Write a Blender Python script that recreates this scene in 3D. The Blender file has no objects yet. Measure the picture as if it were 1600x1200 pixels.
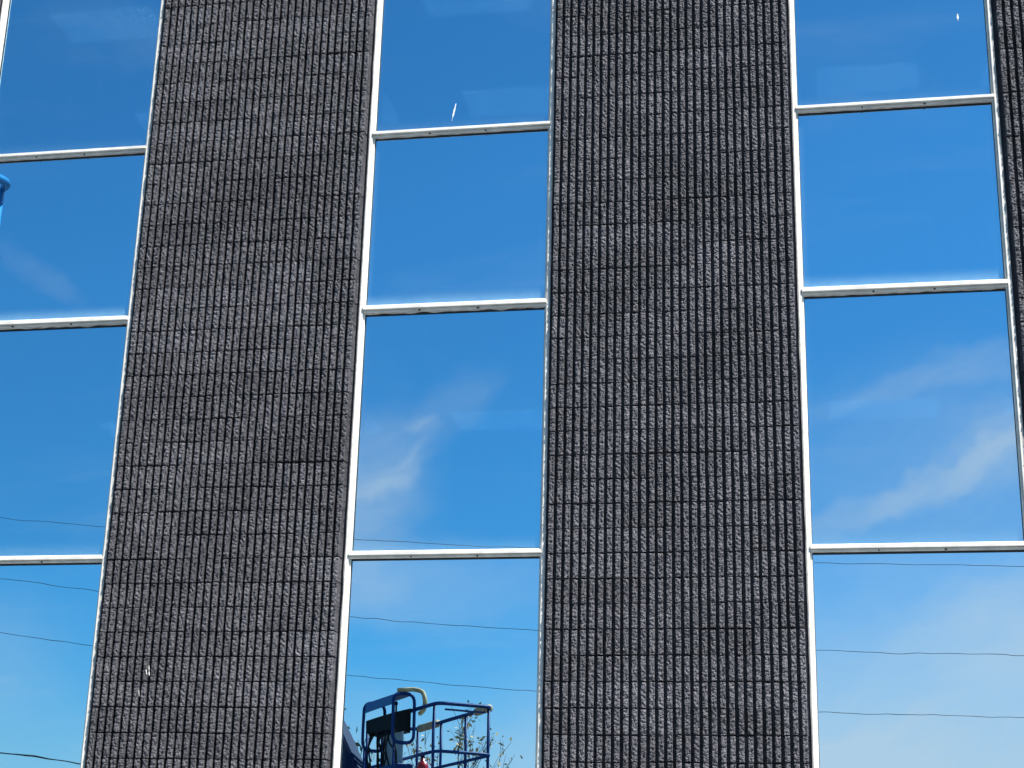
import bpy, math, random
from mathutils import Vector, Matrix, noise

random.seed(7)
scene = bpy.context.scene
COL = scene.collection

# ------------------------------------------------------------------ camera
EYE = 1.6
cam_d = bpy.data.cameras.new('camera')
cam = bpy.data.objects.new('camera', cam_d)
COL.objects.link(cam)
cam_d.sensor_width = 36.0
cam_d.lens = 2568.66 / 1600 * 36.0
cam_d.clip_start = 0.05
cam_d.clip_end = 6000
Rm = ((0.98399970, -0.17526115, 0.03206419),
      (0.17637967, 0.93275859, -0.31440678),
      (0.02519514, 0.31503165, 0.94874668))
cam.matrix_world = Matrix((
    (Rm[0][0], Rm[0][2], -Rm[0][1], 0.0),
    (Rm[1][0], Rm[1][2], -Rm[1][1], -12.83),
    (Rm[2][0], Rm[2][2], -Rm[2][1], EYE),
    (0, 0, 0, 1)))
scene.camera = cam

# ------------------------------------------------------------------ sky, sun, exposure
SUN_AZ = math.radians(49)      # to the right of the facade's outward normal
SUN_EL = math.radians(55)
world = bpy.data.worlds.new('World')
scene.world = world
world.use_nodes = True


def N(nt, typ, **kw):
    n = nt.nodes.new(typ)
    for k, v in kw.items():
        setattr(n, k, v)
    return n


def build_world():
    nt = world.node_tree
    nt.nodes.clear()
    L = nt.links.new
    out = N(nt, 'ShaderNodeOutputWorld')
    bg = N(nt, 'ShaderNodeBackground')
    bg.inputs[1].default_value = 0.0715
    L(bg.outputs[0], out.inputs[0])
    sky = N(nt, 'ShaderNodeTexSky', sky_type='NISHITA')
    sky.sun_disc = False
    sky.sun_elevation = SUN_EL
    sky.sun_rotation = math.pi - SUN_AZ
    sky.air_density = 1.0
    sky.dust_density = 0.3
    sky.ozone_density = 3.0
    tc = N(nt, 'ShaderNodeTexCoord')
    d = tc.outputs['Generated']

    def m(op, a, b=None, c=None):
        n = N(nt, 'ShaderNodeMath', operation=op)
        for i, v in enumerate((a, b, c)):
            if v is None:
                continue
            if isinstance(v, (int, float)):
                n.inputs[i].default_value = v
            else:
                L(v, n.inputs[i])
        return n.outputs[0]

    def lobe(u, v, su, sv, amt, rot=0.0):
        # one bank of thin cloud around the direction (u, -1, v), its long axis tilted by rot
        d0 = Vector((u, -1, v)).normalized()
        s = N(nt, 'ShaderNodeVectorMath', operation='SUBTRACT')
        L(warp, s.inputs[0])
        s.inputs[1].default_value = d0
        k = N(nt, 'ShaderNodeMapping', vector_type='POINT')
        # texture mapping: rotate about y, then scale
        k0 = s.outputs[0]
        if rot:
            r = N(nt, 'ShaderNodeVectorRotate', rotation_type='Y_AXIS')
            L(k0, r.inputs['Vector'])
            r.inputs['Angle'].default_value = math.radians(rot)
            k0 = r.outputs[0]
        L(k0, k.inputs[0])
        k.inputs['Scale'].default_value = (1 / su, 1 / su, 1 / sv)
        ln = N(nt, 'ShaderNodeVectorMath', operation='LENGTH')
        L(k.outputs[0], ln.inputs[0])
        mr = N(nt, 'ShaderNodeMapRange', interpolation_type='SMOOTHERSTEP')
        L(ln.outputs['Value'], mr.inputs[0])
        mr.inputs[1].default_value = 0.10
        mr.inputs[2].default_value = 1.0
        mr.inputs[3].default_value = amt
        mr.inputs[4].default_value = 0.0
        return mr.outputs[0]

    # warped direction so that the banks get torn edges
    wn = N(nt, 'ShaderNodeTexNoise')
    wn.inputs['Scale'].default_value = 9
    wn.inputs['Detail'].default_value = 4
    wn.inputs['Roughness'].default_value = 0.6
    L(d, wn.inputs['Vector'])
    w1 = N(nt, 'ShaderNodeVectorMath', operation='MULTIPLY_ADD')
    L(wn.outputs['Color'], w1.inputs[0])
    w1.inputs[1].default_value = (0.09, 0.09, 0.06)
    w1.inputs[2].default_value = (-0.045, -0.045, -0.03)
    w2 = N(nt, 'ShaderNodeVectorMath', operation='ADD')
    L(d, w2.inputs[0])
    L(w1.outputs[0], w2.inputs[1])
    warp = w2.outputs[0]

    wisps = [(-0.260, 0.303, 0.020, 0.010, 0.26), (-0.268, 0.274, 0.045, 0.013, 0.28, 40),
             (-0.235, 0.318, 0.07, 0.022, 0.14, 30), (-0.292, 0.255, 0.055, 0.080, 0.20),
             (0.02, 0.245, 0.07, 0.013, 0.20, 22), (0.075, 0.268, 0.075, 0.015, 0.28, 22),
             (0.140, 0.295, 0.10, 0.034, 0.34, 20), (0.125, 0.350, 0.09, 0.012, 0.24, 12),
             (0.06, 0.322, 0.13, 0.012, 0.18, 8), (-0.535, 0.428, 0.05, 0.012, 0.10, -20)]
    sheets = [(0.11, 0.075, 0.42, 0.20, 0.80), (0.16, 0.185, 0.20, 0.05, 0.24),
              (-0.290, 0.255, 0.07, 0.085, 0.20), (0.11, 0.27, 0.24, 0.10, 0.20),
              (-0.25, 0.200, 0.14, 0.04, 0.22), (-0.55, 0.16, 0.10, 0.06, 0.20),
              (-0.20, 0.03, 0.7, 0.14, 0.55)]
    tot = soft = None
    for lb in wisps:
        o = lobe(*lb)
        tot = o if tot is None else m('ADD', tot, o)
    for lb in sheets:
        o = lobe(*lb)
        soft = o if soft is None else m('ADD', soft, o)
    # fine texture inside the banks and thin cirrus over the whole sky
    sep = N(nt, 'ShaderNodeSeparateXYZ')
    L(d, sep.inputs[0])
    zz = m('ADD', m('MAXIMUM', sep.outputs[2], 0.0), 0.22)
    cmb = N(nt, 'ShaderNodeCombineXYZ')
    L(m('DIVIDE', sep.outputs[0], zz), cmb.inputs[0])
    L(m('DIVIDE', sep.outputs[1], zz), cmb.inputs[1])
    mp = N(nt, 'ShaderNodeMapping')
    L(cmb.outputs[0], mp.inputs[0])
    mp.inputs['Rotation'].default_value = (0, 0, 0.5)
    mp.inputs['Scale'].default_value = (1.0, 2.6, 1)
    mp.inputs['Location'].default_value = (3.1, 1.7, 0)
    n2 = N(nt, 'ShaderNodeTexNoise')
    n2.inputs['Scale'].default_value = 2.4
    n2.inputs['Detail'].default_value = 6
    n2.inputs['Roughness'].default_value = 0.58
    n2.inputs['Distortion'].default_value = 0.7
    L(mp.outputs[0], n2.inputs['Vector'])
    # combed wisps, rising to the right
    vr = N(nt, 'ShaderNodeVectorRotate', rotation_type='Y_AXIS')
    L(warp, vr.inputs['Vector'])
    vr.inputs['Angle'].default_value = math.radians(27)
    ms = N(nt, 'ShaderNodeMapping')
    L(vr.outputs[0], ms.inputs[0])
    ms.inputs['Scale'].default_value = (7, 7, 34)
    n3 = N(nt, 'ShaderNodeTexNoise')
    n3.inputs['Scale'].default_value = 1.0
    n3.inputs['Detail'].default_value = 6
    n3.inputs['Roughness'].default_value = 0.62
    L(ms.outputs[0], n3.inputs['Vector'])
    tex = N(nt, 'ShaderNodeMapRange')
    L(n3.outputs[0], tex.inputs[0])
    tex.inputs[1].default_value = 0.3
    tex.inputs[2].default_value = 0.7
    tex.inputs[3].default_value = 0.40
    tex.inputs[4].default_value = 1.35
    texs = N(nt, 'ShaderNodeMapRange')
    L(n3.outputs[0], texs.inputs[0])
    texs.inputs[1].default_value = 0.3
    texs.inputs[2].default_value = 0.7
    texs.inputs[3].default_value = 0.82
    texs.inputs[4].default_value = 1.12
    cir = N(nt, 'ShaderNodeMapRange', interpolation_type='SMOOTHSTEP')
    L(n2.outputs[0], cir.inputs[0])
    cir.inputs[1].default_value = 0.5
    cir.inputs[2].default_value = 0.85
    cir.inputs[3].default_value = 0.0
    cir.inputs[4].default_value = 0.10
    fac = m('MINIMUM', m('ADD', m('ADD', m('MULTIPLY', tot, tex.outputs[0]), m('MULTIPLY', soft, texs.outputs[0])), cir.outputs[0]), 0.9)
    mix = N(nt, 'ShaderNodeMix', data_type='RGBA')
    L(fac, mix.inputs[0])
    tint = N(nt, 'ShaderNodeMix', data_type='RGBA', blend_type='MULTIPLY')
    tint.inputs[0].default_value = 1.0
    L(sky.outputs[0], tint.inputs[6])
    tint.inputs[7].default_value = (0.30, 0.76, 0.93, 1)   # deep dry-air blue
    L(tint.outputs[2], mix.inputs[6])
    mix.inputs[7].default_value = (6.0, 5.6, 5.8, 1)
    L(mix.outputs[2], bg.inputs[0])


build_world()
world.cycles.sampling_method = 'MANUAL'
world.cycles.sample_map_resolution = 256

sun_d = bpy.data.lights.new('sun', 'SUN')
sun_d.energy = 5.0
sun_d.angle = math.radians(0.53)
sun_d.color = (1.0, 0.96, 0.90)
sun = bpy.data.objects.new('sun', sun_d)
COL.objects.link(sun)
S = Vector((math.sin(SUN_AZ) * math.cos(SUN_EL), -math.cos(SUN_AZ) * math.cos(SUN_EL), math.sin(SUN_EL)))
sun.rotation_euler = S.to_track_quat('Z', 'Y').to_euler()
sun.location = S * 60

vs = scene.view_settings
vs.view_transform = 'Standard'
vs.look = 'None'
vs.gamma = 1.0
vs.use_curve_mapping = False
vs.exposure = 0.97
scene.cycles.max_bounces = 7
scene.cycles.diffuse_bounces = 2
scene.cycles.glossy_bounces = 4
scene.cycles.transparent_max_bounces = 6


# ------------------------------------------------------------------ materials
def rgb(c):
    return (c[0], c[1], c[2], 1.0)


def mat(name, color, rough=0.6, metal=0.0, var=0.0, vscale=6.0, bump=0.0, bscale=60.0, objvar=0.0, emit=None, spec=0.5):
    mt = bpy.data.materials.new(name)
    mt.use_nodes = True
    nt = mt.node_tree
    L = nt.links.new
    b = nt.nodes['Principled BSDF']
    b.inputs['Base Color'].default_value = rgb(color)
    b.inputs['Roughness'].default_value = rough
    b.inputs['Metallic'].default_value = metal
    b.inputs['Specular IOR Level'].default_value = spec
    if emit:
        b.inputs['Emission Color'].default_value = rgb(color)
        b.inputs['Emission Strength'].default_value = emit
    tc = N(nt, 'ShaderNodeTexCoord')
    if var or objvar:
        hsv = N(nt, 'ShaderNodeHueSaturation')
        hsv.inputs['Color'].default_value = rgb(color)
        val = None
        if var:
            nz = N(nt, 'ShaderNodeTexNoise')
            nz.inputs['Scale'].default_value = vscale
            nz.inputs['Detail'].default_value = 5
            L(tc.outputs['Object'], nz.inputs['Vector'])
            mr = N(nt, 'ShaderNodeMapRange')
            L(nz.outputs[0], mr.inputs[0])
            mr.inputs[1].default_value = 0.25
            mr.inputs[2].default_value = 0.75
            mr.inputs[3].default_value = 1 - var
            mr.inputs[4].default_value = 1 + var
            val = mr.outputs[0]
        if objvar:
            oi = N(nt, 'ShaderNodeObjectInfo')
            mr = N(nt, 'ShaderNodeMapRange')
            L(oi.outputs['Random'], mr.inputs[0])
            mr.inputs[3].default_value = 1 - objvar
            mr.inputs[4].default_value = 1 + objvar
            if val is None:
                val = mr.outputs[0]
            else:
                mu = N(nt, 'ShaderNodeMath', operation='MULTIPLY')
                L(val, mu.inputs[0])
                L(mr.outputs[0], mu.inputs[1])
                val = mu.outputs[0]
        L(val, hsv.inputs['Value'])
        L(hsv.outputs[0], b.inputs['Base Color'])
    if bump:
        nb = N(nt, 'ShaderNodeTexNoise')
        nb.inputs['Scale'].default_value = bscale
        nb.inputs['Detail'].default_value = 4
        L(tc.outputs['Object'], nb.inputs['Vector'])
        bp = N(nt, 'ShaderNodeBump')
        bp.inputs['Strength'].default_value = bump
        bp.inputs['Distance'].default_value = 0.01
        L(nb.outputs[0], bp.inputs['Height'])
        L(bp.outputs[0], b.inputs['Normal'])
    return mt


def block_material():
    mt = bpy.data.materials.new('painted_split_block')
    mt.use_nodes = True
    nt = mt.node_tree
    L = nt.links.new
    b = nt.nodes['Principled BSDF']
    b.inputs['Roughness'].default_value = 0.62
    b.inputs['Specular IOR Level'].default_value = 0.35
    tc = N(nt, 'ShaderNodeTexCoord')
    oi = N(nt, 'ShaderNodeObjectInfo')
    # grain, shifted for every block
    ad = N(nt, 'ShaderNodeVectorMath', operation='MULTIPLY_ADD')
    cb = N(nt, 'ShaderNodeCombineXYZ')
    for i in range(3):
        L(oi.outputs['Random'], cb.inputs[i])
    L(cb.outputs[0], ad.inputs[0])
    ad.inputs[1].default_value = (37, 23, 51)
    L(tc.outputs['Object'], ad.inputs[2])
    nz = N(nt, 'ShaderNodeTexNoise')
    nz.inputs['Scale'].default_value = 34
    nz.inputs['Detail'].default_value = 5
    nz.inputs['Roughness'].default_value = 0.65
    L(ad.outputs[0], nz.inputs['Vector'])
    cr = N(nt, 'ShaderNodeValToRGB')
    e = cr.color_ramp.elements
    e[0].position = 0.34
    e[0].color = (0.045, 0.045, 0.052, 1)
    e[1].position = 0.62
    e[1].color = (0.120, 0.115, 0.128, 1)
    el = e.new(0.78)
    el.color = (0.155, 0.15, 0.158, 1)
    L(nz.outputs[0], cr.inputs[0])
    hsv = N(nt, 'ShaderNodeHueSaturation')
    L(cr.outputs[0], hsv.inputs['Color'])
    mr = N(nt, 'ShaderNodeMapRange')
    L(oi.outputs['Random'], mr.inputs[0])
    mr.inputs[3].default_value = 0.78
    mr.inputs[4].default_value = 1.22
    geo = N(nt, 'ShaderNodeNewGeometry')
    nw = N(nt, 'ShaderNodeTexNoise')
    nw.inputs['Scale'].default_value = 1.1
    nw.inputs['Detail'].default_value = 3
    L(geo.outputs['Position'], nw.inputs['Vector'])
    mw = N(nt, 'ShaderNodeMapRange')
    L(nw.outputs[0], mw.inputs[0])
    mw.inputs[1].default_value = 0.3
    mw.inputs[2].default_value = 0.7
    mw.inputs[3].default_value = 0.82
    mw.inputs[4].default_value = 1.2
    mm = N(nt, 'ShaderNodeMath', operation='MULTIPLY')
    L(mr.outputs[0], mm.inputs[0])
    L(mw.outputs[0], mm.inputs[1])
    L(mm.outputs[0], hsv.inputs['Value'])
    L(hsv.outputs[0], b.inputs['Base Color'])
    nb = N(nt, 'ShaderNodeTexNoise')
    nb.inputs['Scale'].default_value = 75
    nb.inputs['Detail'].default_value = 3
    L(ad.outputs[0], nb.inputs['Vector'])
    bp = N(nt, 'ShaderNodeBump')
    bp.inputs['Strength'].default_value = 0.9
    bp.inputs['Distance'].default_value = 0.010
    L(nb.outputs[0], bp.inputs['Height'])
    L(bp.outputs[0], b.inputs['Normal'])
    return mt


def glass_material(name, w, h, fog, through):
    """coated reflective glazing; dust film settles along the pane's borders"""
    mt = bpy.data.materials.new(name)
    mt.use_nodes = True
    nt = mt.node_tree
    nt.nodes.clear()
    L = nt.links.new

    def m(op, a, b=None):
        n = N(nt, 'ShaderNodeMath', operation=op)
        for i, v in enumerate((a, b)):
            if v is None:
                continue
            if isinstance(v, (int, float)):
                n.inputs[i].default_value = v
            else:
                L(v, n.inputs[i])
        return n.outputs[0]
    out = N(nt, 'ShaderNodeOutputMaterial')
    gl = N(nt, 'ShaderNodeBsdfAnisotropic')
    gl.inputs['Color'].default_value = (0.53, 0.79, 0.95, 1)
    gl.inputs['Roughness'].default_value = 0.0
    tr = N(nt, 'ShaderNodeBsdfTransparent')
    tr.inputs['Color'].default_value = (0.45, 0.62, 0.72, 1)
    mx = N(nt, 'ShaderNodeMixShader')
    mx.inputs[0].default_value = through
    L(gl.outputs[0], mx.inputs[1])
    L(tr.outputs[0], mx.inputs[2])
    df = N(nt, 'ShaderNodeBsdfDiffuse')
    df.inputs['Color'].default_value = (0.30, 0.52, 0.66, 1)
    tc = N(nt, 'ShaderNodeTexCoord')
    oi = N(nt, 'ShaderNodeObjectInfo')
    sp = N(nt, 'ShaderNodeSeparateXYZ')
    L(tc.outputs['Generated'], sp.inputs[0])
    gx, gz = sp.outputs[0], sp.outputs[2]
    ex = m('MULTIPLY', m('MINIMUM', gx, m('SUBTRACT', 1.0, gx)), w)
    eb = m('MULTIPLY', gz, h)
    et = m('MULTIPLY', m('SUBTRACT', 1.0, gz), h)

    def fall(dist, width, amt):
        r = N(nt, 'ShaderNodeMapRange', interpolation_type='SMOOTHERSTEP')
        L(dist, r.inputs[0])
        r.inputs[1].default_value = 0.0
        r.inputs[2].default_value = width
        r.inputs[3].default_value = amt
        r.inputs[4].default_value = 0.0
        return r.outputs[0]
    ns = N(nt, 'ShaderNodeTexNoise')
    ns.inputs['Scale'].default_value = 3.0
    ns.inputs['Detail'].default_value = 5
    L(tc.outputs['Object'], ns.inputs['Vector'])
    f = m('ADD', m('ADD', fall(ex, 0.08, fog * 0.22), fall(eb, 0.17, fog)), fall(et, 0.06, fog * 0.12))
    f = m('MULTIPLY', f, m('ADD', m('MULTIPLY', ns.outputs[0], 0.8), 0.6))
    # sparse specks and faint streaks of dirt
    mp = N(nt, 'ShaderNodeMapping')
    L(tc.outputs['Object'], mp.inputs[0])
    mp.inputs['Scale'].default_value = (14, 1, 0.9)
    st = N(nt, 'ShaderNodeTexNoise')
    st.inputs['Scale'].default_value = 1.6
    st.inputs['Detail'].default_value = 6
    L(mp.outputs[0], st.inputs['Vector'])
    sr = N(nt, 'ShaderNodeMapRange')
    L(st.outputs[0], sr.inputs[0])
    sr.inputs[1].default_value = 0.55
    sr.inputs[2].default_value = 0.85
    sr.inputs[3].default_value = 0.0
    sr.inputs[4].default_value = 0.012
    f = m('ADD', f, sr.outputs[0])
    mx2 = N(nt, 'ShaderNodeMixShader')
    L(f, mx2.inputs[0])
    L(mx.outputs[0], mx2.inputs[1])
    L(df.outputs[0], mx2.inputs[2])
    L(mx2.outputs[0], out.inputs[0])
    # roller wave of the tempered panes
    cb = N(nt, 'ShaderNodeCombineXYZ')
    for i in range(3):
        L(oi.outputs['Random'], cb.inputs[i])
    ad = N(nt, 'ShaderNodeVectorMath', operation='MULTIPLY_ADD')
    L(cb.outputs[0], ad.inputs[0])
    ad.inputs[1].default_value = (41, 17, 29)
    L(tc.outputs['Object'], ad.inputs[2])
    nb = N(nt, 'ShaderNodeTexNoise')
    nb.inputs['Scale'].default_value = 3.2
    nb.inputs['Detail'].default_value = 1.0
    L(ad.outputs[0], nb.inputs['Vector'])
    bp = N(nt, 'ShaderNodeBump')
    bp.inputs['Strength'].default_value = 1.0
    bp.inputs['Distance'].default_value = 0.00016
    L(nb.outputs[0], bp.inputs['Height'])
    L(bp.outputs[0], gl.inputs['Normal'])
    return mt


M = dict(
    block=block_material(),
    backing=mat('painted_mortar', (0.050, 0.050, 0.058), 0.8, var=0.3, vscale=9, bump=0.6, bscale=50),
    white=mat('white_painted_aluminium', (0.73, 0.70, 0.64), 0.5, var=0.18, vscale=9, objvar=0.03),
    sealant=mat('weathered_sealant', (0.60, 0.57, 0.53), 0.7, var=0.25, vscale=20),
    gasket=mat('black_gasket', (0.02, 0.02, 0.022), 0.6),
    hole=mat('weep_hole_dark', (0.02, 0.016, 0.014), 0.9),
    dropping=mat('dried_dropping', (0.78, 0.77, 0.72), 0.8, var=0.15, vscale=60),
    concrete=mat('concrete', (0.34, 0.33, 0.31), 0.85, var=0.15, vscale=2, bump=0.3),
    asphalt=mat('asphalt', (0.055, 0.055, 0.058), 0.9, var=0.25, vscale=1.2, bump=0.5, bscale=90),
    line=mat('road_paint', (0.72, 0.72, 0.70), 0.7, var=0.15, vscale=9),
    interior=mat('interior_wall', (0.30, 0.29, 0.27), 0.9),
    ceiling=mat('ceiling_tile', (0.42, 0.42, 0.41), 0.9),
    tube_light=mat('lit_ceiling_panel', (0.95, 0.98, 1.0), 0.5, emit=3.6),
    lift_blue=mat('blue_lift_paint', (0.0055, 0.030, 0.135), 0.5, var=0.12, vscale=5, spec=0.2),
    lift_blue2=mat('bright_blue_lift_paint', (0.010, 0.16, 0.42), 0.42, var=0.10, vscale=5, spec=0.3),
    boom_shaded=mat('shade_darkened_boom_paint', (0.003, 0.012, 0.050), 0.6, var=0.15, vscale=4, spec=0.15),  # blue lift paint darkened so the sunlit boom reads as shaded
    panel_blue=mat('blue_sheet_panel', (0.035, 0.11, 0.27), 0.45, var=0.1),
    black=mat('black_plastic', (0.008, 0.008, 0.009), 0.75, spec=0.2),
    rubber=mat('rubber', (0.025, 0.025, 0.025), 0.85, bump=0.3),
    pad=mat('tan_grip', (0.50, 0.34, 0.17), 0.7, var=0.2, vscale=14),
    greypanel=mat('grey_panel', (0.42, 0.44, 0.46), 0.5, var=0.1),
    red=mat('red_extinguisher', (0.42, 0.015, 0.02), 0.3),
    steel=mat('galvanised_steel', (0.42, 0.43, 0.44), 0.4, metal=0.9, var=0.1),
    rim=mat('white_rim', (0.70, 0.70, 0.68), 0.5),
    wood=mat('weathered_pole_wood', (0.16, 0.11, 0.075), 0.85, var=0.3, vscale=4, bump=0.6, bscale=30),
    wire=mat('black_cable', (0.02, 0.02, 0.02), 0.6),
    bark=mat('grey_bark', (0.12, 0.095, 0.075), 0.9, var=0.3, vscale=8, bump=0.6),
    leaf_green=mat('green_leaf', (0.045, 0.095, 0.022), 0.6, var=0.35, vscale=2.5),
    leaf_spring=mat('young_spring_leaf', (0.60, 0.38, 0.14), 0.6, var=0.4, vscale=2.5),
)


# ------------------------------------------------------------------ helpers
def link(o):
    COL.objects.link(o)
    return o


def obj(name, verts, faces, material, parent=None, smooth=False, loc=None):
    me = bpy.data.meshes.new(name)
    me.from_pydata([tuple(v) for v in verts], [], faces)
    me.validate()
    me.update()
    me.materials.append(material)
    if smooth:
        me.polygons.foreach_set('use_smooth', [True] * len(me.polygons))
    o = link(bpy.data.objects.new(name, me))
    if loc is not None:
        o.location = loc
    if parent:
        o.parent = parent
    return o


def empty(name, loc=(0, 0, 0), rz=0.0, parent=None):
    o = link(bpy.data.objects.new(name, None))
    o.location = loc
    o.rotation_euler = (0, 0, rz)
    o.empty_display_size = 0.2
    if parent:
        o.parent = parent
    return o


def tag(o, label, cat, group=None, kind=None):
    o['label'] = label
    o['category'] = cat
    if group:
        o['group'] = group
    if kind:
        o['kind'] = kind
    return o


class MB:
    def __init__(s):
        s.v, s.f = [], []

    def add(s, v, f):
        n = len(s.v)
        s.v += [tuple(p) for p in v]
        s.f += [tuple(i + n for i in q) for q in f]
        return s

    def box(s, x0, x1, y0, y1, z0, z1, bev=0.0):
        if bev <= 0:
            v = [(x0, y0, z0), (x1, y0, z0), (x1, y1, z0), (x0, y1, z0),
                 (x0, y0, z1), (x1, y0, z1), (x1, y1, z1), (x0, y1, z1)]
            f = [(3, 2, 1, 0), (4, 5, 6, 7), (0, 1, 5, 4), (1, 2, 6, 5), (2, 3, 7, 6), (3, 0, 4, 7)]
            return s.add(v, f)
        b = bev   # chamfered box
        xs, ys, zs = (x0, x1), (y0, y1), (z0, z1)
        v = []
        idx = {}
        for i in (0, 1):
            for j in (0, 1):
                for k in (0, 1):
                    X, Y, Z = xs[i], ys[j], zs[k]
                    sx, sy, sz = (1 - 2 * i) * b, (1 - 2 * j) * b, (1 - 2 * k) * b
                    idx[i, j, k, 0] = len(v); v.append((X, Y + sy, Z + sz))
                    idx[i, j, k, 1] = len(v); v.append((X + sx, Y, Z + sz))
                    idx[i, j, k, 2] = len(v); v.append((X + sx, Y + sy, Z))
        f = []
        for i in (0, 1):
            q = [idx[i, 0, 0, 0], idx[i, 1, 0, 0], idx[i, 1, 1, 0], idx[i, 0, 1, 0]]
            f.append(tuple(q if i else q[::-1]))
            q = [idx[0, i, 0, 1], idx[0, i, 1, 1], idx[1, i, 1, 1], idx[1, i, 0, 1]]
            f.append(tuple(q if i else q[::-1]))
            q = [idx[0, 0, i, 2], idx[1, 0, i, 2], idx[1, 1, i, 2], idx[0, 1, i, 2]]
            f.append(tuple(q if i else q[::-1]))
        for i in (0, 1):
            for j in (0, 1):
                q = [idx[i, j, 0, 0], idx[i, j, 1, 0], idx[i, j, 1, 1], idx[i, j, 0, 1]]
                f.append(tuple(q))
                q = [idx[i, 0, j, 0], idx[i, 1, j, 0], idx[i, 1, j, 2], idx[i, 0, j, 2]]
                f.append(tuple(q))
                q = [idx[0, i, j, 1], idx[1, i, j, 1], idx[1, i, j, 2], idx[0, i, j, 2]]
                f.append(tuple(q))
        for i in (0, 1):
            for j in (0, 1):
                for k in (0, 1):
                    f.append((idx[i, j, k, 0], idx[i, j, k, 1], idx[i, j, k, 2]))
        return s.add(v, f)

    def tube(s, pts, r, seg=8, closed=False, r2=None):
        P = [Vector(p) for p in pts]
        n = len(P)
        base = len(s.v)
        up = None
        for i in range(n):
            if closed:
                t = (P[(i + 1) % n] - P[i - 1])
            else:
                t = P[min(i + 1, n - 1)] - P[max(i - 1, 0)]
            t.normalize()
            if up is None:
                up = Vector((0, 0, 1)) if abs(t.z) < 0.9 else Vector((1, 0, 0))
            a = (up - t * up.dot(t))
            if a.length < 1e-4:
                a = t.orthogonal()
            a.normalize()
            up = a
            b = t.cross(a)
            rr = r if r2 is None else r + (r2 - r) * i / max(1, n - 1)
            for k in range(seg):
                an = 2 * math.pi * k / seg
                s.v.append(tuple(P[i] + a * (rr * math.cos(an)) + b * (rr * math.sin(an))))
        rings = n if closed else n - 1
        for i in range(rings):
            j = (i + 1) % n
            for k in range(seg):
                k2 = (k + 1) % seg
                s.f.append((base + i * seg + k, base + i * seg + k2, base + j * seg + k2, base + j * seg + k))
        if not closed:
            s.f.append(tuple(base + k for k in range(seg))[::-1])
            s.f.append(tuple(base + (n - 1) * seg + k for k in range(seg)))
        return s

    def beam(s, a, b, w, h, bev=0.0, up=(0, 0, 1)):
        """box section from a to b; w across, h in the up direction"""
        a, b = Vector(a), Vector(b)
        t = (b - a).normalized()
        upv = Vector(up)
        sd = t.cross(upv).normalized()
        u = sd.cross(t).normalized()
        c = min(w, h) * bev
        prof = [(-w / 2 + c, -h / 2), (w / 2 - c, -h / 2), (w / 2, -h / 2 + c), (w / 2, h / 2 - c),
                (w / 2 - c, h / 2), (-w / 2 + c, h / 2), (-w / 2, h / 2 - c), (-w / 2, -h / 2 + c)]
        v = [tuple(p + sd * x + u * z) for p in (a, b) for x, z in prof]
        f = [(k, (k + 1) % 8, 8 + (k + 1) % 8, 8 + k) for k in range(8)]
        f += [tuple(range(8))[::-1], tuple(range(8, 16))]
        return s.add(v, f)

    def lathe(s, axis_o, axis_d, prof, seg=20):
        o, d = Vector(axis_o), Vector(axis_d).normalized()
        a = d.orthogonal().normalized()
        b = d.cross(a)
        base = len(s.v)
        for t, r in prof:
            for k in range(seg):
                an = 2 * math.pi * k / seg
                s.v.append(tuple(o + d * t + a * (r * math.cos(an)) + b * (r * math.sin(an))))
        for i in range(len(prof) - 1):
            for k in range(seg):
                k2 = (k + 1) % seg
                s.f.append((base + i * seg + k, base + i * seg + k2, base + (i + 1) * seg + k2, base + (i + 1) * seg + k))
        s.f.append(tuple(base + k for k in range(seg))[::-1])
        n = len(prof) - 1
        s.f.append(tuple(base + n * seg + k for k in range(seg)))
        return s

    def build(s, name, material, parent=None, smooth=False, loc=None):
        return obj(name, s.v, s.f, material, parent, smooth, loc)


def fillet(pts, r, closed=False, n=5):
    """rounds the corners of a polyline"""
    P = [Vector(p) for p in pts]
    out = []
    m = len(P)
    for i in range(m):
        if not closed and i in (0, m - 1):
            out.append(P[i])
            continue
        a, b, c = P[i - 1], P[i], P[(i + 1) % m]
        u, v = (a - b), (c - b)
        rr = min(r, u.length * 0.48, v.length * 0.48)
        p0, p1 = b + u.normalized() * rr, b + v.normalized() * rr
        for k in range(n + 1):
            t = k / n
            out.append(p0 * (1 - t) ** 2 + b * 2 * t * (1 - t) + p1 * t * t)
    return out


# ------------------------------------------------------------------ ground
g = MB()
g.add([(-1500, -1500, 0), (1500, -1500, 0), (1500, 1500, 0), (-1500, 1500, 0)], [(0, 1, 2, 3)])
g.build('parking_lot_ground', M['asphalt'])['kind'] = 'structure'
g = MB()
g.box(-16, 10, -2.4, -0.14, -0.05, 0.13, 0.015)
g.build('pavement', M['concrete'])['kind'] = 'structure'
for i in range(8):
    g = MB()
    x = -14 + i * 2.8
    g.add([(x - .05, -7.6, 0.004), (x + .05, -7.6, 0.004), (x + .05, -2.6, 0.004), (x - .05, -2.6, 0.004)], [(0, 1, 2, 3)])
    g.build('parking_line', M['line'])['kind'] = 'structure'

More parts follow.
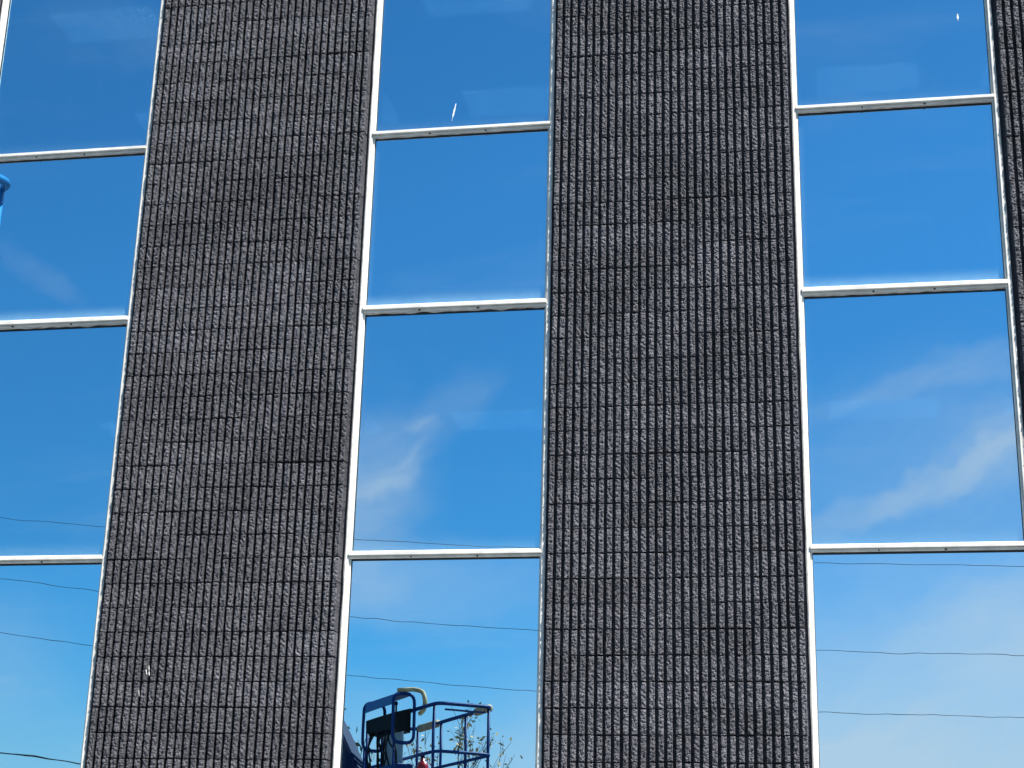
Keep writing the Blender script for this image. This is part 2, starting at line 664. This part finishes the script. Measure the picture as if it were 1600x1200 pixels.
# ------------------------------------------------------------------ the building
PIER_W, WIN_W = 2.091, 1.655
X0 = -5.844                                   # right edge of the leftmost window strip
piers = [(X0 - WIN_W - PIER_W, 'a'), (X0, 'b'), (X0 + PIER_W + WIN_W, 'c'), (X0 + 2 * (PIER_W + WIN_W), 'd')]
wins = [(X0 - WIN_W, WIN_W), (X0 + PIER_W, WIN_W), (X0 + 2 * PIER_W + WIN_W - .022, WIN_W + .034)]
PIERS = [(a, PIER_W) for a, _ in piers]
PIERS[2] = (PIERS[2][0], PIER_W - .022)
PIERS[3] = (PIERS[3][0] + .012, PIER_W)
COURSE = 0.2032
PHASE = 0.1925 - 0.2032
PITCH = 2.032 / 30
TOP = 12.18
Y_FRONT, Y_GROOVE = -0.102, -0.030            # rib faces, groove floor
T_Z = [0.36, 2.50, 4.484, 6.640, 8.312, 10.47, 11.9]

building = empty('office_building', (-2.93, 0, 0))
tag(building, 'dark fluted block office building with tall strips of blue mirror glass', 'building')
BO = Vector((2.93, 0, 0))                     # world -> building offset


def bl(x, y, z):
    return (x + 2.93, y, z)


def block_mesh(name, nribs, seed, nx=8, nz=34, amp=1.0):
    """one split-face block: rough ribs standing on a thin web"""
    rnd = random.Random(seed)
    mb = MB()
    hb = COURSE - 0.0066
    web = nribs * PITCH - 0.003
    mb.box(-web / 2, web / 2, Y_GROOVE, Y_GROOVE + 0.05, 0.0, hb)
    off = Vector((seed * 7.3, seed * 3.1, 0))
    for k in range(nribs):
        xc = (k - (nribs - 1) / 2) * PITCH + rnd.uniform(-.0012, .0012)
        w = PITCH * rnd.uniform(0.555, 0.61)
        z0 = rnd.uniform(-0.001, 0.0025)
        z1 = hb + rnd.uniform(-0.004, 0.001)
        lean = rnd.uniform(-.003, .003)
        chip = rnd.random()
        chipx, chipz = rnd.choice((0, 1)), rnd.choice((0, 1))
        vs_, fs = [], []
        for j in range(nz + 1):
            tz = j / nz
            z = z0 + (z1 - z0) * tz
            for i in range(nx + 1):
                tx = i / nx
                x = xc + (tx - .5) * w
                p = Vector((x, z, 0)) + off
                # split-face relief: lumps that throw long shadows in the raking sun
                r = noise.noise(Vector((p.x * 50, p.y * 50, seed)))
                r = r * 0.0100 + abs(r) * 0.0035
                r += noise.noise(Vector((p.x * 120, p.y * 105, seed + 9.0))) * 0.0056
                r += noise.noise(Vector((p.x * 14, p.y * 14, seed + 4.0))) * 0.006
                r += rnd.uniform(-.0016, .0016)
                r *= amp
                y = Y_FRONT + r + lean * (tz - .5)
                ed = min(tx, 1 - tx) * w
                ez = min(tz, 1 - tz) * (z1 - z0)
                if ed < .003:
                    y += rnd.uniform(0.001, 0.005)
                    x += rnd.uniform(-.0015, .0015)
                if ez < .004:
                    y += rnd.uniform(0.0, 0.005)
                if chip < .16:
                    dd = math.hypot((tx - chipx) * w, (tz - chipz) * (z1 - z0))
                    if dd < .022:
                        y += (0.022 - dd) * 0.7
                vs_.append((x, min(y, Y_GROOVE - .006), z))
        W = nx + 1
        for j in range(nz):
            for i in range(nx):
                fs.append((j * W + i, j * W + i + 1, (j + 1) * W + i + 1, (j + 1) * W + i))
        # sides down to the groove floor
        nb = len(vs_)
        wb = w * 1.06
        for sgn, col in ((-1, 0), (1, nx)):
            st = len(vs_)
            for j in range(nz + 1):
                x, y, z = vs_[j * W + col]
                vs_.append((xc + sgn * wb / 2, Y_GROOVE + .002, z))
            for j in range(nz):
                q = (j * W + col, (j + 1) * W + col, st + j + 1, st + j)
                fs.append(q if sgn < 0 else q[::-1])
        lb, rb = nb, nb + nz + 1
        for row, flip in ((0, False), (nz, True)):
            poly = [row * W + i for i in range(W)] + [rb + row, lb + row]
            fs.append(tuple(poly[::-1] if not flip else poly))
        mb.add(vs_, fs)
    me = bpy.data.meshes.new(name)
    me.from_pydata(mb.v, [], mb.f)
    me.validate()
    me.update()
    me.materials.append(M['block'])
    return me


FULL = [block_mesh('block', 6, 11 + i) for i in range(14)]
HALF = [block_mesh('block', 3, 61 + i) for i in range(8)]
LO_FULL = [block_mesh('block_far', 6, 81 + i, 2, 4, 0.6) for i in range(3)]
LO_HALF = [block_mesh('block_far', 3, 91 + i, 2, 4, 0.6) for i in range(3)]
rest_v, rest_f = [], []
Z_LO, Z_HI = 2.45, 10.35                       # courses that the photograph shows
rb_ = random.Random(5)
n_blocks = 0
pier_objs = []
for (px, PW), (_, code) in zip(PIERS, piers):
    p = empty('masonry_pier', bl(px + PW / 2, 0, 0), parent=building)
    pier_objs.append(p)
    m = MB()
    m.box(-PW / 2, PW / 2, Y_GROOVE + 0.008, 0.30, 0.0, TOP)
    m.build('backing_wall', M['backing'], p)
    c = 0
    z = PHASE
    while z < TOP - 0.2:
        if z > -0.15:
            lay = [6] * 5 if c % 2 == 0 else [3, 6, 6, 6, 6, 3]
            x = -1.016
            for n in lay:
                bw = n * PITCH
                xc = x + bw / 2
                x += bw
                wx = px + PW / 2 + xc
                shown = Z_LO < z < Z_HI and code in 'bcd' and (code != 'd' or wx < 2.3)
                jx, jy, jz = rb_.uniform(-.001, .001), rb_.uniform(-.003, .003), rb_.uniform(-.004, .004)
                if shown:
                    o = link(bpy.data.objects.new('block', rb_.choice(FULL if n == 6 else HALF)))
                    o.parent = p
                    o.location = (xc + jx, jy, z + 0.0033 + jz)
                    o.rotation_euler = (0, rb_.uniform(-.006, .006), 0)
                    n_blocks += 1
                else:
                    me = rb_.choice(LO_FULL if n == 6 else LO_HALF)
                    b0 = len(rest_v)
                    ox, oz = px + PW / 2 + xc + 2.93, z + 0.0033
                    rest_v += [(v.co.x + ox, v.co.y, v.co.z + oz) for v in me.vertices]
                    rest_f += [tuple(i + b0 for i in q.vertices) for q in me.polygons]
        z += COURSE
        c += 1
o = obj('outlying_blocks', rest_v, rest_f, M['block'], building)
o['kind'] = 'stuff'
print('blocks', n_blocks)

m = MB()
m.box(-9.60 + 2.93, 3.75 + 2.93, -0.16, 0.34, TOP + .012, TOP + 0.16, 0.01)
m.build('coping', M['white'], building)
m = MB()
m.box(-9.585 + 2.93, -9.35 + 2.93, 0.304, 12, 0, TOP)
m.box(3.5 + 2.93, 3.735 + 2.93, 0.304, 12, 0, TOP)
m.box(-9.34 + 2.93, 3.49 + 2.93, 11.7, 12, 0, TOP)
m.build('outer_wall', M['backing'], building)
m = MB()
m.box(-9.345 + 2.93, 3.495 + 2.93, 0.345, 11.69, TOP - .3, TOP - 0.02)
m.build('roof', M['concrete'], building)
for z0, z1 in ((-0.02, 0.10), (4.74, 6.44), (8.57, 8.75)):
    pass
for z0, z1 in ((2.74, 4.28), (6.86, 8.12), (10.72, 11.7)):    # floor build-ups behind the spandrels
    m = MB()
    m.box(-9.3 + 2.93, 3.45 + 2.93, 0.40, 8.0, z0, z1)
    m.build('floor_slab', M['ceiling'], building)
m = MB()
m.box(-9.3 + 2.93, 3.45 + 2.93, 8.02, 8.1, 0.0, 11.8)
m.build('interior_wall', M['interior'], building)
for zc in (6.855, 10.715, 2.735):
    for x in (-7.2, -5.2, -3.2, -1.2, 0.8, 2.6):
        for y in ((3.6,) if zc < 9 else (1.35, 3.6)):
            m = MB()
            m.box(x - .55 + 2.93, x + .55 + 2.93, y, y + 0.55, zc - .045, zc + .0)
            m.build('ceiling_light', M['tube_light'], building)

# window strips
GLASS = {}


def glass(w, h, fog, thr):
    k = (round(w, 3), round(h, 3), fog, thr)
    if k not in GLASS:
        GLASS[k] = glass_material('mirror_glass', w, h, fog, thr)
    return GLASS[k]


JW = 0.043
rw = random.Random(21)
droppings = {(1, 4): (0.734, 8.595, 0.15), (2, 4): (1.42, 9.15, 0.06)}
for wi, (wx, WIN_W) in enumerate(wins):
    strip = empty('window_strip', bl(wx, 0, 0), parent=building)
    # jambs: face plate, inner stop and a bead of sealant against the blocks
    for side in (0, 1):
        s = 1 if side == 0 else -1
        xa = 0 if side == 0 else WIN_W
        m = MB()
        m.box(min(xa, xa + s * JW * .62), max(xa, xa + s * JW * .62), -0.054, 0.07, 0.3, 12.0, 0.003)
        m.box(min(xa + s * JW * .62, xa + s * JW), max(xa + s * JW * .62, xa + s * JW), -0.030, 0.07, 0.3, 12.0, 0.002)
        m.build('jamb', M['white'], strip)
        # sealant joint, slightly wavy
        vv, ff = [], []
        nn = 150
        for k in range(nn + 1):
            z = 0.3 + 11.6 * k / nn
            wv = 0.006 + 0.004 * noise.noise(Vector((k * .35, wi * 5 + side * 3, 0)))
            vv += [(xa - s * wv, -0.052, z), (xa + s * .004, -0.057, z), (xa + s * .004 + s * abs(wv) * .7, -0.0542, z)]
        for k in range(nn):
            a = k * 3
            for q in ((a, a + 1, a + 4, a + 3), (a + 1, a + 2, a + 5, a + 4)):
                ff.append(q if s > 0 else q[::-1])
        obj('sealant_bead', vv, ff, M['sealant'], strip)
    for ti, tz in enumerate(T_Z):
        heavy = ti in (3,)
        hh = 0.0235 if heavy else 0.020
        x0, x1 = JW * .66, WIN_W - JW * .66
        m = MB()
        m.box(x0, x1, -0.068, 0.06, tz - hh + .012, tz + hh, 0.003)       # face
        m.box(x0, x1, -0.044, 0.06, tz - hh - .007, tz - hh + .011, 0.002)  # lower stop
        m.box(JW, WIN_W - JW, -0.034, 0.06, tz + hh + .001, tz + hh + .016, 0.002)  # glazing bead
        tr = m.build('transom', M['white'], strip)
        if ti in (3, 4, 2):
            for fx in (0.33, 0.64):
                m = MB()
                xx = WIN_W * fx + rw.uniform(-.04, .04)
                ln = rw.uniform(.008, .022)
                m.box(xx, xx + ln, -0.0475, -0.040, tz - hh - .008, tz - hh + .004)
                m.build('weep_hole', M['hole'], strip)
        if ti in (3, 4, 5):
            vv, ff = [], []
            nn = 60
            am = 0.014 if heavy else 0.005
            for k in range(nn + 1):
                x = JW + .002 + (WIN_W - 2 * JW - .004) * k / nn
                dz = am * (0.55 + 0.9 * noise.noise(Vector((k * .23, wi * 7 + ti * 3, 1))))
                zt = tz - hh - .0075
                vv += [(x, -0.030, zt), (x, -0.026, zt - max(dz, .001)), (x, 0.0, zt - max(dz, .001) * 1.1)]
            for k in range(nn):
                a = k * 3
                ff += [(a, a + 1, a + 4, a + 3), (a + 1, a + 2, a + 5, a + 4)]
            obj('sealant_bead', vv, ff, M['sealant'], strip)
    for ti in range(len(T_Z) - 1):
        z0, z1 = T_Z[ti] + .028, T_Z[ti + 1] - .03
        spandrel = ti in (1, 3, 5)
        spandrel = ti in (1, 3, 5)
        w, h = WIN_W - 2 * JW + .02, z1 - z0 + .03
        fog = 0.36 if ti == 3 else (0.12 if ti == 2 else 0.06)
        thr = 0.0 if ti in (1, 3, 5) else 0.07
        m = MB()
        m.box(-w / 2, w / 2, 0.0, 0.012, -h / 2, h / 2)
        pn = m.build('pane', glass(w, h, fog, thr), strip, loc=(WIN_W / 2, 0, (z0 + z1) / 2))
        pn.rotation_euler = (rw.uniform(-.0018, .0018), 0, rw.uniform(-.0018, .0018))
        # black gasket line round the glass
        m = MB()
        gx0, gx1 = JW - .002, WIN_W - JW + .002
        m.box(gx0 - .004, gx0 + .007, -0.010, -0.0035, z0 - .01, z1)
        m.box(gx1 - .007, gx1 + .004, -0.010, -0.0035, z0 - .01, z1)
        m.box(gx0 + .0075, gx1 - .0075, -0.012, -0.0035, z1 - (.020 if ti == 2 else .010), z1 + .004)  # widened dark strip under the heavy transom stands in for its shadow line
        m.build('gasket', M['gasket'], strip)
        if spandrel:
            m = MB()
            m.box(JW, WIN_W - JW, 0.05, 0.09, z0 - .02, z1 + .02)
            m.build('spandrel_backing', M['gasket'], strip)
        if (wi, ti) in droppings:
            fx, fz, ln = droppings[(wi, ti)]
            vv, ff = [], []
            nn = 10
            zz = fz
            for k in range(nn + 1):
                t = k / nn
                lean = (0.032 if wi == 1 else 0.0) * (1 - t)
                ww = (0.0025 + 0.0045 * math.sin(math.pi * min(1, t * 1.2)) * rw.uniform(.3, 1.5)) * (1 if t < .8 else .4)
                xx = fx + lean
                z = zz - t * ln * 1.15
                vv += [(xx - ww, -0.0025, z), (xx + ww, -0.0025, z)]
            for k in range(nn):
                a = k * 2
                ff.append((a, a + 1, a + 3, a + 2)[::-1])
            obj('bird_dropping', vv, ff, M['dropping'], strip)
# pale splashes on the ribs low on the left pier
for (x, z, s) in ((-5.343, 3.575, .75), (-5.412, 3.375, .45), (-5.365, 3.54, .35)):
    vv, ff = [], []
    nn = 7
    for k in range(nn + 1):
        t = k / nn
        ww = 0.0045 * (0.2 + rw.random())
        vv += [(x + .01 * t - ww, -0.1085, z - .11 * s * t), (x + .01 * t + ww, -0.1085, z - .11 * s * t)]
    for k in range(nn):
        a = k * 2
        ff.append((a, a + 1, a + 3, a + 2)[::-1])
    obj('bird_dropping', [(a + 2.93, b, c) for a, b, c in vv], ff, M['dropping'], building)


# ------------------------------------------------------------------ boom lifts (one is seen in the glass, one peeks in at the left edge)
def chassis(parent, cx, cy, rz, paint):
    ch = empty('chassis', (cx, cy, 0), rz, parent)
    m = MB()
    m.box(-1.05, 1.05, -0.42, 0.42, 0.42, 0.78, 0.05)
    m.box(-1.20, -0.95, -0.62, 0.62, 0.34, 0.56, 0.03)
    m.box(0.95, 1.20, -0.62, 0.62, 0.34, 0.56, 0.03)
    m.build('frame', M['greypanel'], ch)
    for sx in (-1, 1):
        for sy in (-1, 1):
            m = MB()
            m.lathe((sx * 0.98, sy * 0.60, 0.43), (0, sy, 0), [(0, .30), (.03, .40), (.06, .43), (.22, .43), (.25, .40), (.28, .28)], 24)
            m.build('wheel_tyre', M['rubber'], ch, smooth=False)
            m = MB()
            m.lathe((sx * 0.98, sy * 0.70, 0.43), (0, sy, 0), [(0, .25), (.17, .25), (.185, .22), (.19, .08), (.21, .07)], 20)
            m.build('wheel_rim', M['rim'], ch)
    m = MB()
    m.lathe((0, 0, .78), (0, 0, 1), [(0, .42), (.12, .42)], 24)
    m.build('slewing_ring', M['steel'], ch)
    return ch


def turntable(parent, cx, cy, rz, paint):
    t = empty('turntable', (cx, cy, 0.91), rz, parent)
    m = MB()
    m.box(-1.15, 0.65, -0.55, -0.20, 0.0, 0.62, 0.07)
    m.box(-1.15, 0.65, 0.20, 0.55, 0.0, 0.62, 0.07)
    m.build('engine_cover', paint, t)
    m = MB()
    m.box(-1.35, -1.16, -0.55, 0.55, 0.0, 0.72, 0.06)
    m.build('counterweight', M['greypanel'], t)
    m = MB()
    m.box(-1.14, 0.60, -0.19, 0.19, 0.0, 0.10)
    m.box(-0.95, -0.35, -0.19, -0.13, 0.10, 0.98, 0.01)
    m.box(-0.95, -0.35, 0.13, 0.19, 0.10, 0.98, 0.01)
    m.build('mast_plates', paint, t)
    return t


def basket(parent, paint, loc, rz, tilt=(0, 0), L=2.15, W=0.72, extinguisher=True, r=0.020):
    """origin: corner B on the top rail; +x along the long side, +y across, rails hang below"""
    b = empty('platform', loc, rz, parent)
    b.rotation_euler = (tilt[0], tilt[1], rz)
    H = 1.10
    m = MB()
    m.tube(fillet([(0, 0, 0), (L, 0, 0), (L, W, 0), (0, W, 0)], 0.13, True), r * 1.15, 10, True)
    m.build('top_rail', paint, b, smooth=True)
    m = MB()
    m.tube([(0.01, .10, -.07), (0.01, W - .10, -.07)], r * .6, 8)
    m.build('hand_rail', paint, b, smooth=True)
    for z in (-0.55,):
        m = MB()
        m.tube(fillet([(0, 0, z), (L, 0, z), (L, W, z), (0, W, z)], 0.13, True), r, 8, True)
        m.build('mid_rail', paint, b, smooth=True)
    m = MB()
    m.tube(fillet([(0.015, .015, -H), (L - .015, .015, -H), (L - .015, W - .015, -H), (0.015, W - .015, -H)], 0.10, True), r * 1.2, 8, True)
    m.build('floor_rail', paint, b, smooth=True)
    for x, y in ((0.12, 0.012), (0.085, W - .012), (L - .05, 0.01), (L - .05, W - .01), (0.72, W), (1.42, W), (1.60, 0.0)):
        m = MB()
        m.tube([(x, y, -H), (x, y, 0)], r * .95, 8)
        m.build('post', paint, b, smooth=True)
    m = MB()
    m.box(.03, L - .03, .03, W - .03, -H - .03, -H + .004, 0.005)
    m.build('floor', M['steel'], b)
    m = MB()
    for (xa, xb, ya, yb) in ((.03, L - .03, .018, .024), (.03, L - .03, W - .024, W - .018), (.018, .024, .03, W - .03), (L - .024, L - .018, .03, W - .03)):
        m.box(xa, xb, ya, yb, -H + .01, -H + .13)
    m.build('toe_board', paint, b)
    # console: two tube loops, sheet panel between them, control box and cables
    xa, xb, wo = 0.65, 1.55, -0.28
    for x in (xa, xb):
        m = MB()
        m.tube(fillet([(x, 0.0, 0.18), (x, wo, 0.18), (x, wo, -0.40), (x, 0.0, -0.40)], 0.11, True), r * 1.05, 8, True)
        m.build('console_loop', paint, b, smooth=True)
        m = MB()
        m.tube([(x, wo + .03, -0.38), (x, wo + .03, -H + .2), (x, 0.0, -H + .05)], r * .95, 8)
        m.build('console_leg', paint, b, smooth=True)
    m = MB()
    m.add([(xa + .02, wo - .005, .045), (xb - .02, wo - .005, .045), (xb - .02, wo + .012, .165), (xa + .02, wo + .012, .165),
           (xa + .02, -0.03, .175), (xb - .02, -0.03, .175),
           (xa + .02, wo + .004, .045), (xb - .02, wo + .004, .045), (xb - .02, wo + .02, .155), (xa + .02, wo + .02, .155),
           (xa + .02, -0.03, .165), (xb - .02, -0.03, .165)],
          [(0, 1, 2, 3), (3, 2, 5, 4), (7, 6, 9, 8), (8, 9, 10, 11), (1, 0, 6, 7), (4, 5, 11, 10),
           (0, 3, 9, 6), (3, 4, 10, 9), (2, 1, 7, 8), (5, 2, 8, 11)])
    m.build('console_cover', M['panel_blue'], b)
    m = MB()
    m.add([(xa + .03, wo + .01, -.05), (xb - .06, wo + .01, -.05), (xb - .06, -.03, 0.02), (xa + .03, -.03, .02),
           (xa + .03, wo + .02, -.24), (xb - .06, wo + .02, -.20), (xb - .06, -.03, -.26), (xa + .03, -.03, -.27)],
          [(0, 1, 2, 3), (7, 6, 5, 4), (0, 4, 5, 1), (1, 5, 6, 2), (2, 6, 7, 3), (3, 7, 4, 0)])
    cb = m.build('control_box', M['black'], b)
    m = MB()
    m.tube([(xa + .12, wo + .09, -.04), (xa + .12, wo + .09, .06)], .012, 8)
    m.lathe((xa + .12, wo + .09, .05), (0, 0, 1), [(0, .015), (.015, .022), (.04, .018), (.05, .006)], 10)
    m.tube([(xa + .45, wo + .09, -.04), (xa + .45, wo + .09, .04)], .010, 8)
    m.build('joystick', M['black'], cb)
    m = MB()
    m.box(xa + .02, xb - .30, wo + .14, wo + .155, -.63, -.26)
    m.build('back_panel', M['greypanel'], b)
    rr = random.Random(3)
    for k in range(12):
        x = xa + .05 + k * .062
        m = MB()
        sx = rr.uniform(-.22, .25)
        pts = [(x, wo + .05, -.20), (x + sx * .3, wo + rr.uniform(-.02, .05), -.36), (x + sx, wo + rr.uniform(0, .1), -.50), (x + sx * .6 + .1, wo + .1, -.68)]
        m.tube(fillet(pts, .12, False, 6), .008 + .004 * rr.random(), 6)
        m.build('cable', M['black'], b, smooth=True)
    m = MB()
    m.box(xa - .04, xa + .62, wo + .06, -.01, -.70, -.64, .008)
    m.box(xa + .02, xa + .50, wo + .08, -.02, -1.02, -.71, .02)
    m.build('junction_box', paint, b)
    # grips
    for (x0_, x1_, y) in ((0.10, 0.42, W), (L - .60, L - .10, W)):
        m = MB()
        m.tube([(x0_, y, 0), (x1_, y, 0)], r * 2.6, 10)
        m.build('rail_grip', M['pad'], b, smooth=True)
    m = MB()
    gp = [(xa + .02, wo + .06, .215), (xa - .03, -.03, .235), (xa - .20, .02, .185), (xa - .26, .02, .06), (xa - .22, .02, -.03), (xa - .12, .02, -.055)]
    m.tube(fillet(gp, .06), .027, 10)
    m.build('tan_handle', M['pad'], b, smooth=True)
    if extinguisher:
        m = MB()
        m.lathe((.52, .07, -.98), (0, 0, 1), [(0, .06), (.02, .072), (.30, .072), (.35, .055), (.37, .025), (.40, .022)], 18)
        ex = m.build('extinguisher', M['red'], b, smooth=True)
        m = MB()
        m.lathe((.52, .07, -.585), (0, 0, 1), [(0, .022), (.04, .022)], 10)
        m.box(.44, .58, .06, .08, -.545, -.53)
        m.tube(fillet([(.52, .09, -.57), (.62, .10, -.55), (.62, .12, -.72), (.60, .12, -.85)], .06), .010, 6)
        m.build('extinguisher_valve', M['black'], ex)
    return b


def boom(parent, name, a, b, w, h, paint):
    m = MB()
    m.beam(a, b, w, h, 0.12)
    o = m.build(name, paint, parent)
    for p in (a, b):
        d = (Vector(b) - Vector(a)).normalized().cross(Vector((0, 0, 1))).normalized()
        k = MB()
        k.lathe(Vector(p) - d * (w / 2 + .02), d, [(0, h * .28), (w + .04, h * .28)], 16)
        k.build('pivot_pin', M['steel'], o)
    return o


def ram(parent, a, b, r=0.05):
    a, b = Vector(a), Vector(b)
    m = MB()
    mid = a.lerp(b, .55)
    m.tube([a, mid], r, 12)
    m.tube([mid, b], r * .6, 12)
    m.build('hydraulic_ram', M['steel'], parent, smooth=False)


# lift whose platform is mirrored in the lowest pane of the middle strip
l1 = empty('boom_lift', (-9.2, -11.2, 0))
tag(l1, 'blue boom lift whose platform with control box is mirrored in the middle glass strip', 'boom lift', 'boom lifts on the parking lot')


def rel(o, p):
    return tuple(Vector(p) - Vector(o.location))


chassis(l1, 0, 0, 1.2, M['lift_blue'])
turntable(l1, 0, 0, math.atan2(2.9, 2.5), M['lift_blue'])
BX = (-4.33, -6.01, 4.07)
tip = (-6.85, -8.15, 5.12)
foot = (-9.55, -11.6, 1.75)
elbow = (-9.2, -11.15, 4.9)
brk = (-5.45, -7.55, 2.86)
boom(l1, 'lower_boom', rel(l1, foot), rel(l1, elbow), .30, .34, M['boom_shaded'])
boom(l1, 'upper_boom', rel(l1, elbow), rel(l1, tip), .24, .28, M['boom_shaded'])
boom(l1, 'jib', rel(l1, tip), rel(l1, brk),   .22, .34, M['boom_shaded'])
ram(l1, rel(l1, (-9.2, -11.2, 1.5)), rel(l1, (-9.3, -11.3, 3.9)))
ram(l1, rel(l1, (-8.7, -10.5, 4.75)), rel(l1, tip), .04)
ang1 = math.atan2(-0.79, -0.614)
basket(l1, M['lift_blue'], rel(l1, BX), ang1, (0.0, 0.03))
m = MB()
m.beam(rel(l1, brk), rel(l1, (-4.9, -7.2, 2.86)), .14, .12, .1)
m.build('platform_bracket', M['lift_blue'], l1)

# lift whose raised platform corner shows at the left edge of the photograph
l2 = empty('boom_lift', (-7.5, -6.8, 0))
tag(l2, 'bright blue boom lift, its raised platform rail corner showing at the far left edge', 'boom lift', 'boom lifts on the parking lot')
chassis(l2, 0, 0, math.pi / 2, M['lift_blue2'])
turntable(l2, 0, 0, 1.25, M['lift_blue2'])
e2 = (-8.0, -7.4, 5.4)
t2 = (-7.4, -5.2, 5.3)
boom(l2, 'lower_boom', rel(l2, (-7.75, -7.5, 1.75)), rel(l2, e2), .30, .34, M['lift_blue2'])
boom(l2, 'upper_boom', rel(l2, e2), rel(l2, t2), .24, .28, M['lift_blue2'])
boom(l2, 'jib', rel(l2, t2), rel(l2, (-6.6, -3.9, 5.12)), .18, .24, M['lift_blue2'])
basket(l2, M['lift_blue2'], rel(l2, (-5.40, -3.17, 6.46)), math.radians(150), (0, 0), 1.5, .80, False, 0.026)


# ------------------------------------------------------------------ overhead wires and their poles
def pole(x, y, h, label):
    t = empty('utility_pole', (x, y, 0))
    tag(t, label, 'utility pole', 'utility poles behind the lot')
    m = MB()
    m.tube([(0, 0, 0), (0, 0, h * .5), (0, 0, h)], .17, 14, r2=.11)
    m.build('shaft', M['wood'], t, smooth=True)
    m = MB()
    m.box(-.06, .06, -1.1, 1.1, h - .62, h - .50, .008)
    m.build('crossarm', M['wood'], t)
    for yy in (-1.0, 0.0, 1.0):
        m = MB()
        m.lathe((0, yy, h - .50), (0, 0, 1), [(0, .03), (.03, .05), (.08, .05), (.11, .03), (.15, .035), (.17, .02)], 12)
        m.build('insulator', M['greypanel'], t)


YW = -27.17
pole(-34, YW, 14.2, 'brown wooden utility pole at the left end of the wires')
pole(46, YW, 13.2, 'brown wooden utility pole at the right end of the wires')
wires = [('highest', 10.34, -.0376, .00149, .0065), ('second highest', 8.20, -.0379, .00233, .0065),
         ('third', 6.74, -.03376, .00264, .0065), ('lowest', 3.72, -.045, .0021, .014)]
for n, c0, c1, c2, r in wires:
    pts = []
    for k in range(91):
        x = -34 + 80 * k / 90
        z = c0 + c1 * x + c2 * x * x
        if n == 'lowest':
            z += 0.02 * math.sin(x * 1.9)
        pts.append((x, YW + (0.0 if n != 'highest' else .0), z))
    m = MB()
    m.tube(pts, r, 6)
    if n == 'lowest':
        m.tube([(p[0], p[1] + .02, p[2] + .025 * math.sin(p[0] * 5)) for p in pts], .010, 5)
    o = m.build('overhead_wire', M['wire'], None, smooth=True)
    tag(o, 'thin black overhead wire mirrored in the glass, %s of the four' % n, 'wire', 'overhead wires')


# ------------------------------------------------------------------ trees mirrored low in the middle strip
def tree(x, y, h, spread, seed, leafmat, leaves, lsize, label, trunk_r=.12, depth=5, droop=0.0):
    rnd = random.Random(seed)
    t = empty('tree', (x, y, 0))
    tag(t, label, 'tree', 'trees behind the lot')
    m = MB()
    tips = []

    def grow(p, d, ln, r, lv):
        pts = [p]
        q = p.copy()
        dd = d.copy()
        for i in range(3):
            dd = (dd + Vector((rnd.uniform(-.16, .16), rnd.uniform(-.16, .16), rnd.uniform(-.02, .10)))).normalized()
            q = q + dd * ln / 3
            pts.append(q.copy())
        m.tube(pts, r, 6 if lv > 2 else 5, r2=r * .62)
        if lv <= 2:
            for i in range(1, 4):
                tips.append((pts[i], dd))
        if lv == 0:
            return
        for k in range(rnd.choice((2, 3)) if lv > 1 else 3):
            ax = Vector((rnd.uniform(-1, 1), rnd.uniform(-1, 1), rnd.uniform(-.1, .5)))
            nd = (dd * 1.0 + ax * spread).normalized()
            grow(pts[rnd.choice((2, 3))], nd, ln * rnd.uniform(.62, .85), r * .58, lv - 1)
    grow(Vector((0, 0, 0)), Vector((0, 0, 1)), h * .34, trunk_r, depth)
    zt = sorted(p.z for p, _ in tips)[int(len(tips) * .97)]
    k = h / zt
    m.v = [(a * k, b * k, c * k) for a, b, c in m.v]
    m.build('trunk', M['bark'], t, smooth=True)
    lv, lf = [], []
    for i in range(leaves):
        p, d = rnd.choice(tips)
        c = p * k + Vector((rnd.gauss(0, .09), rnd.gauss(0, .09), rnd.gauss(0, .09)))
        s = lsize * rnd.uniform(.6, 1.3)
        u = Vector((rnd.uniform(-1, 1), rnd.uniform(-1, 1), rnd.uniform(-1, .6))).normalized()
        w = u.orthogonal().normalized()
        w.rotate(Matrix.Rotation(rnd.uniform(0, 6.28), 3, u))
        n = len(lv)
        lv += [c - u * s, c + w * s * .42, c + u * s, c - w * s * .42]
        lf.append((n, n + 1, n + 2, n + 3))
    obj('crown', lv, lf, leafmat, t)


tree(-8.85, -32, 7.15, .54, 31, M['leaf_spring'], 330, .08, 'sparse spring tree with tan young leaves behind the mirrored platform', .10, 5)
tree(-7.9, -34, 5.9, .50, 9, M['leaf_spring'], 150, .07, 'small nearly bare tree right of the mirrored platform', .08, 4)
tree(-12.4, -25, 6.9, .75, 15, M['leaf_green'], 1100, .10, 'leafy green tree left of the mirrored platform', .15)
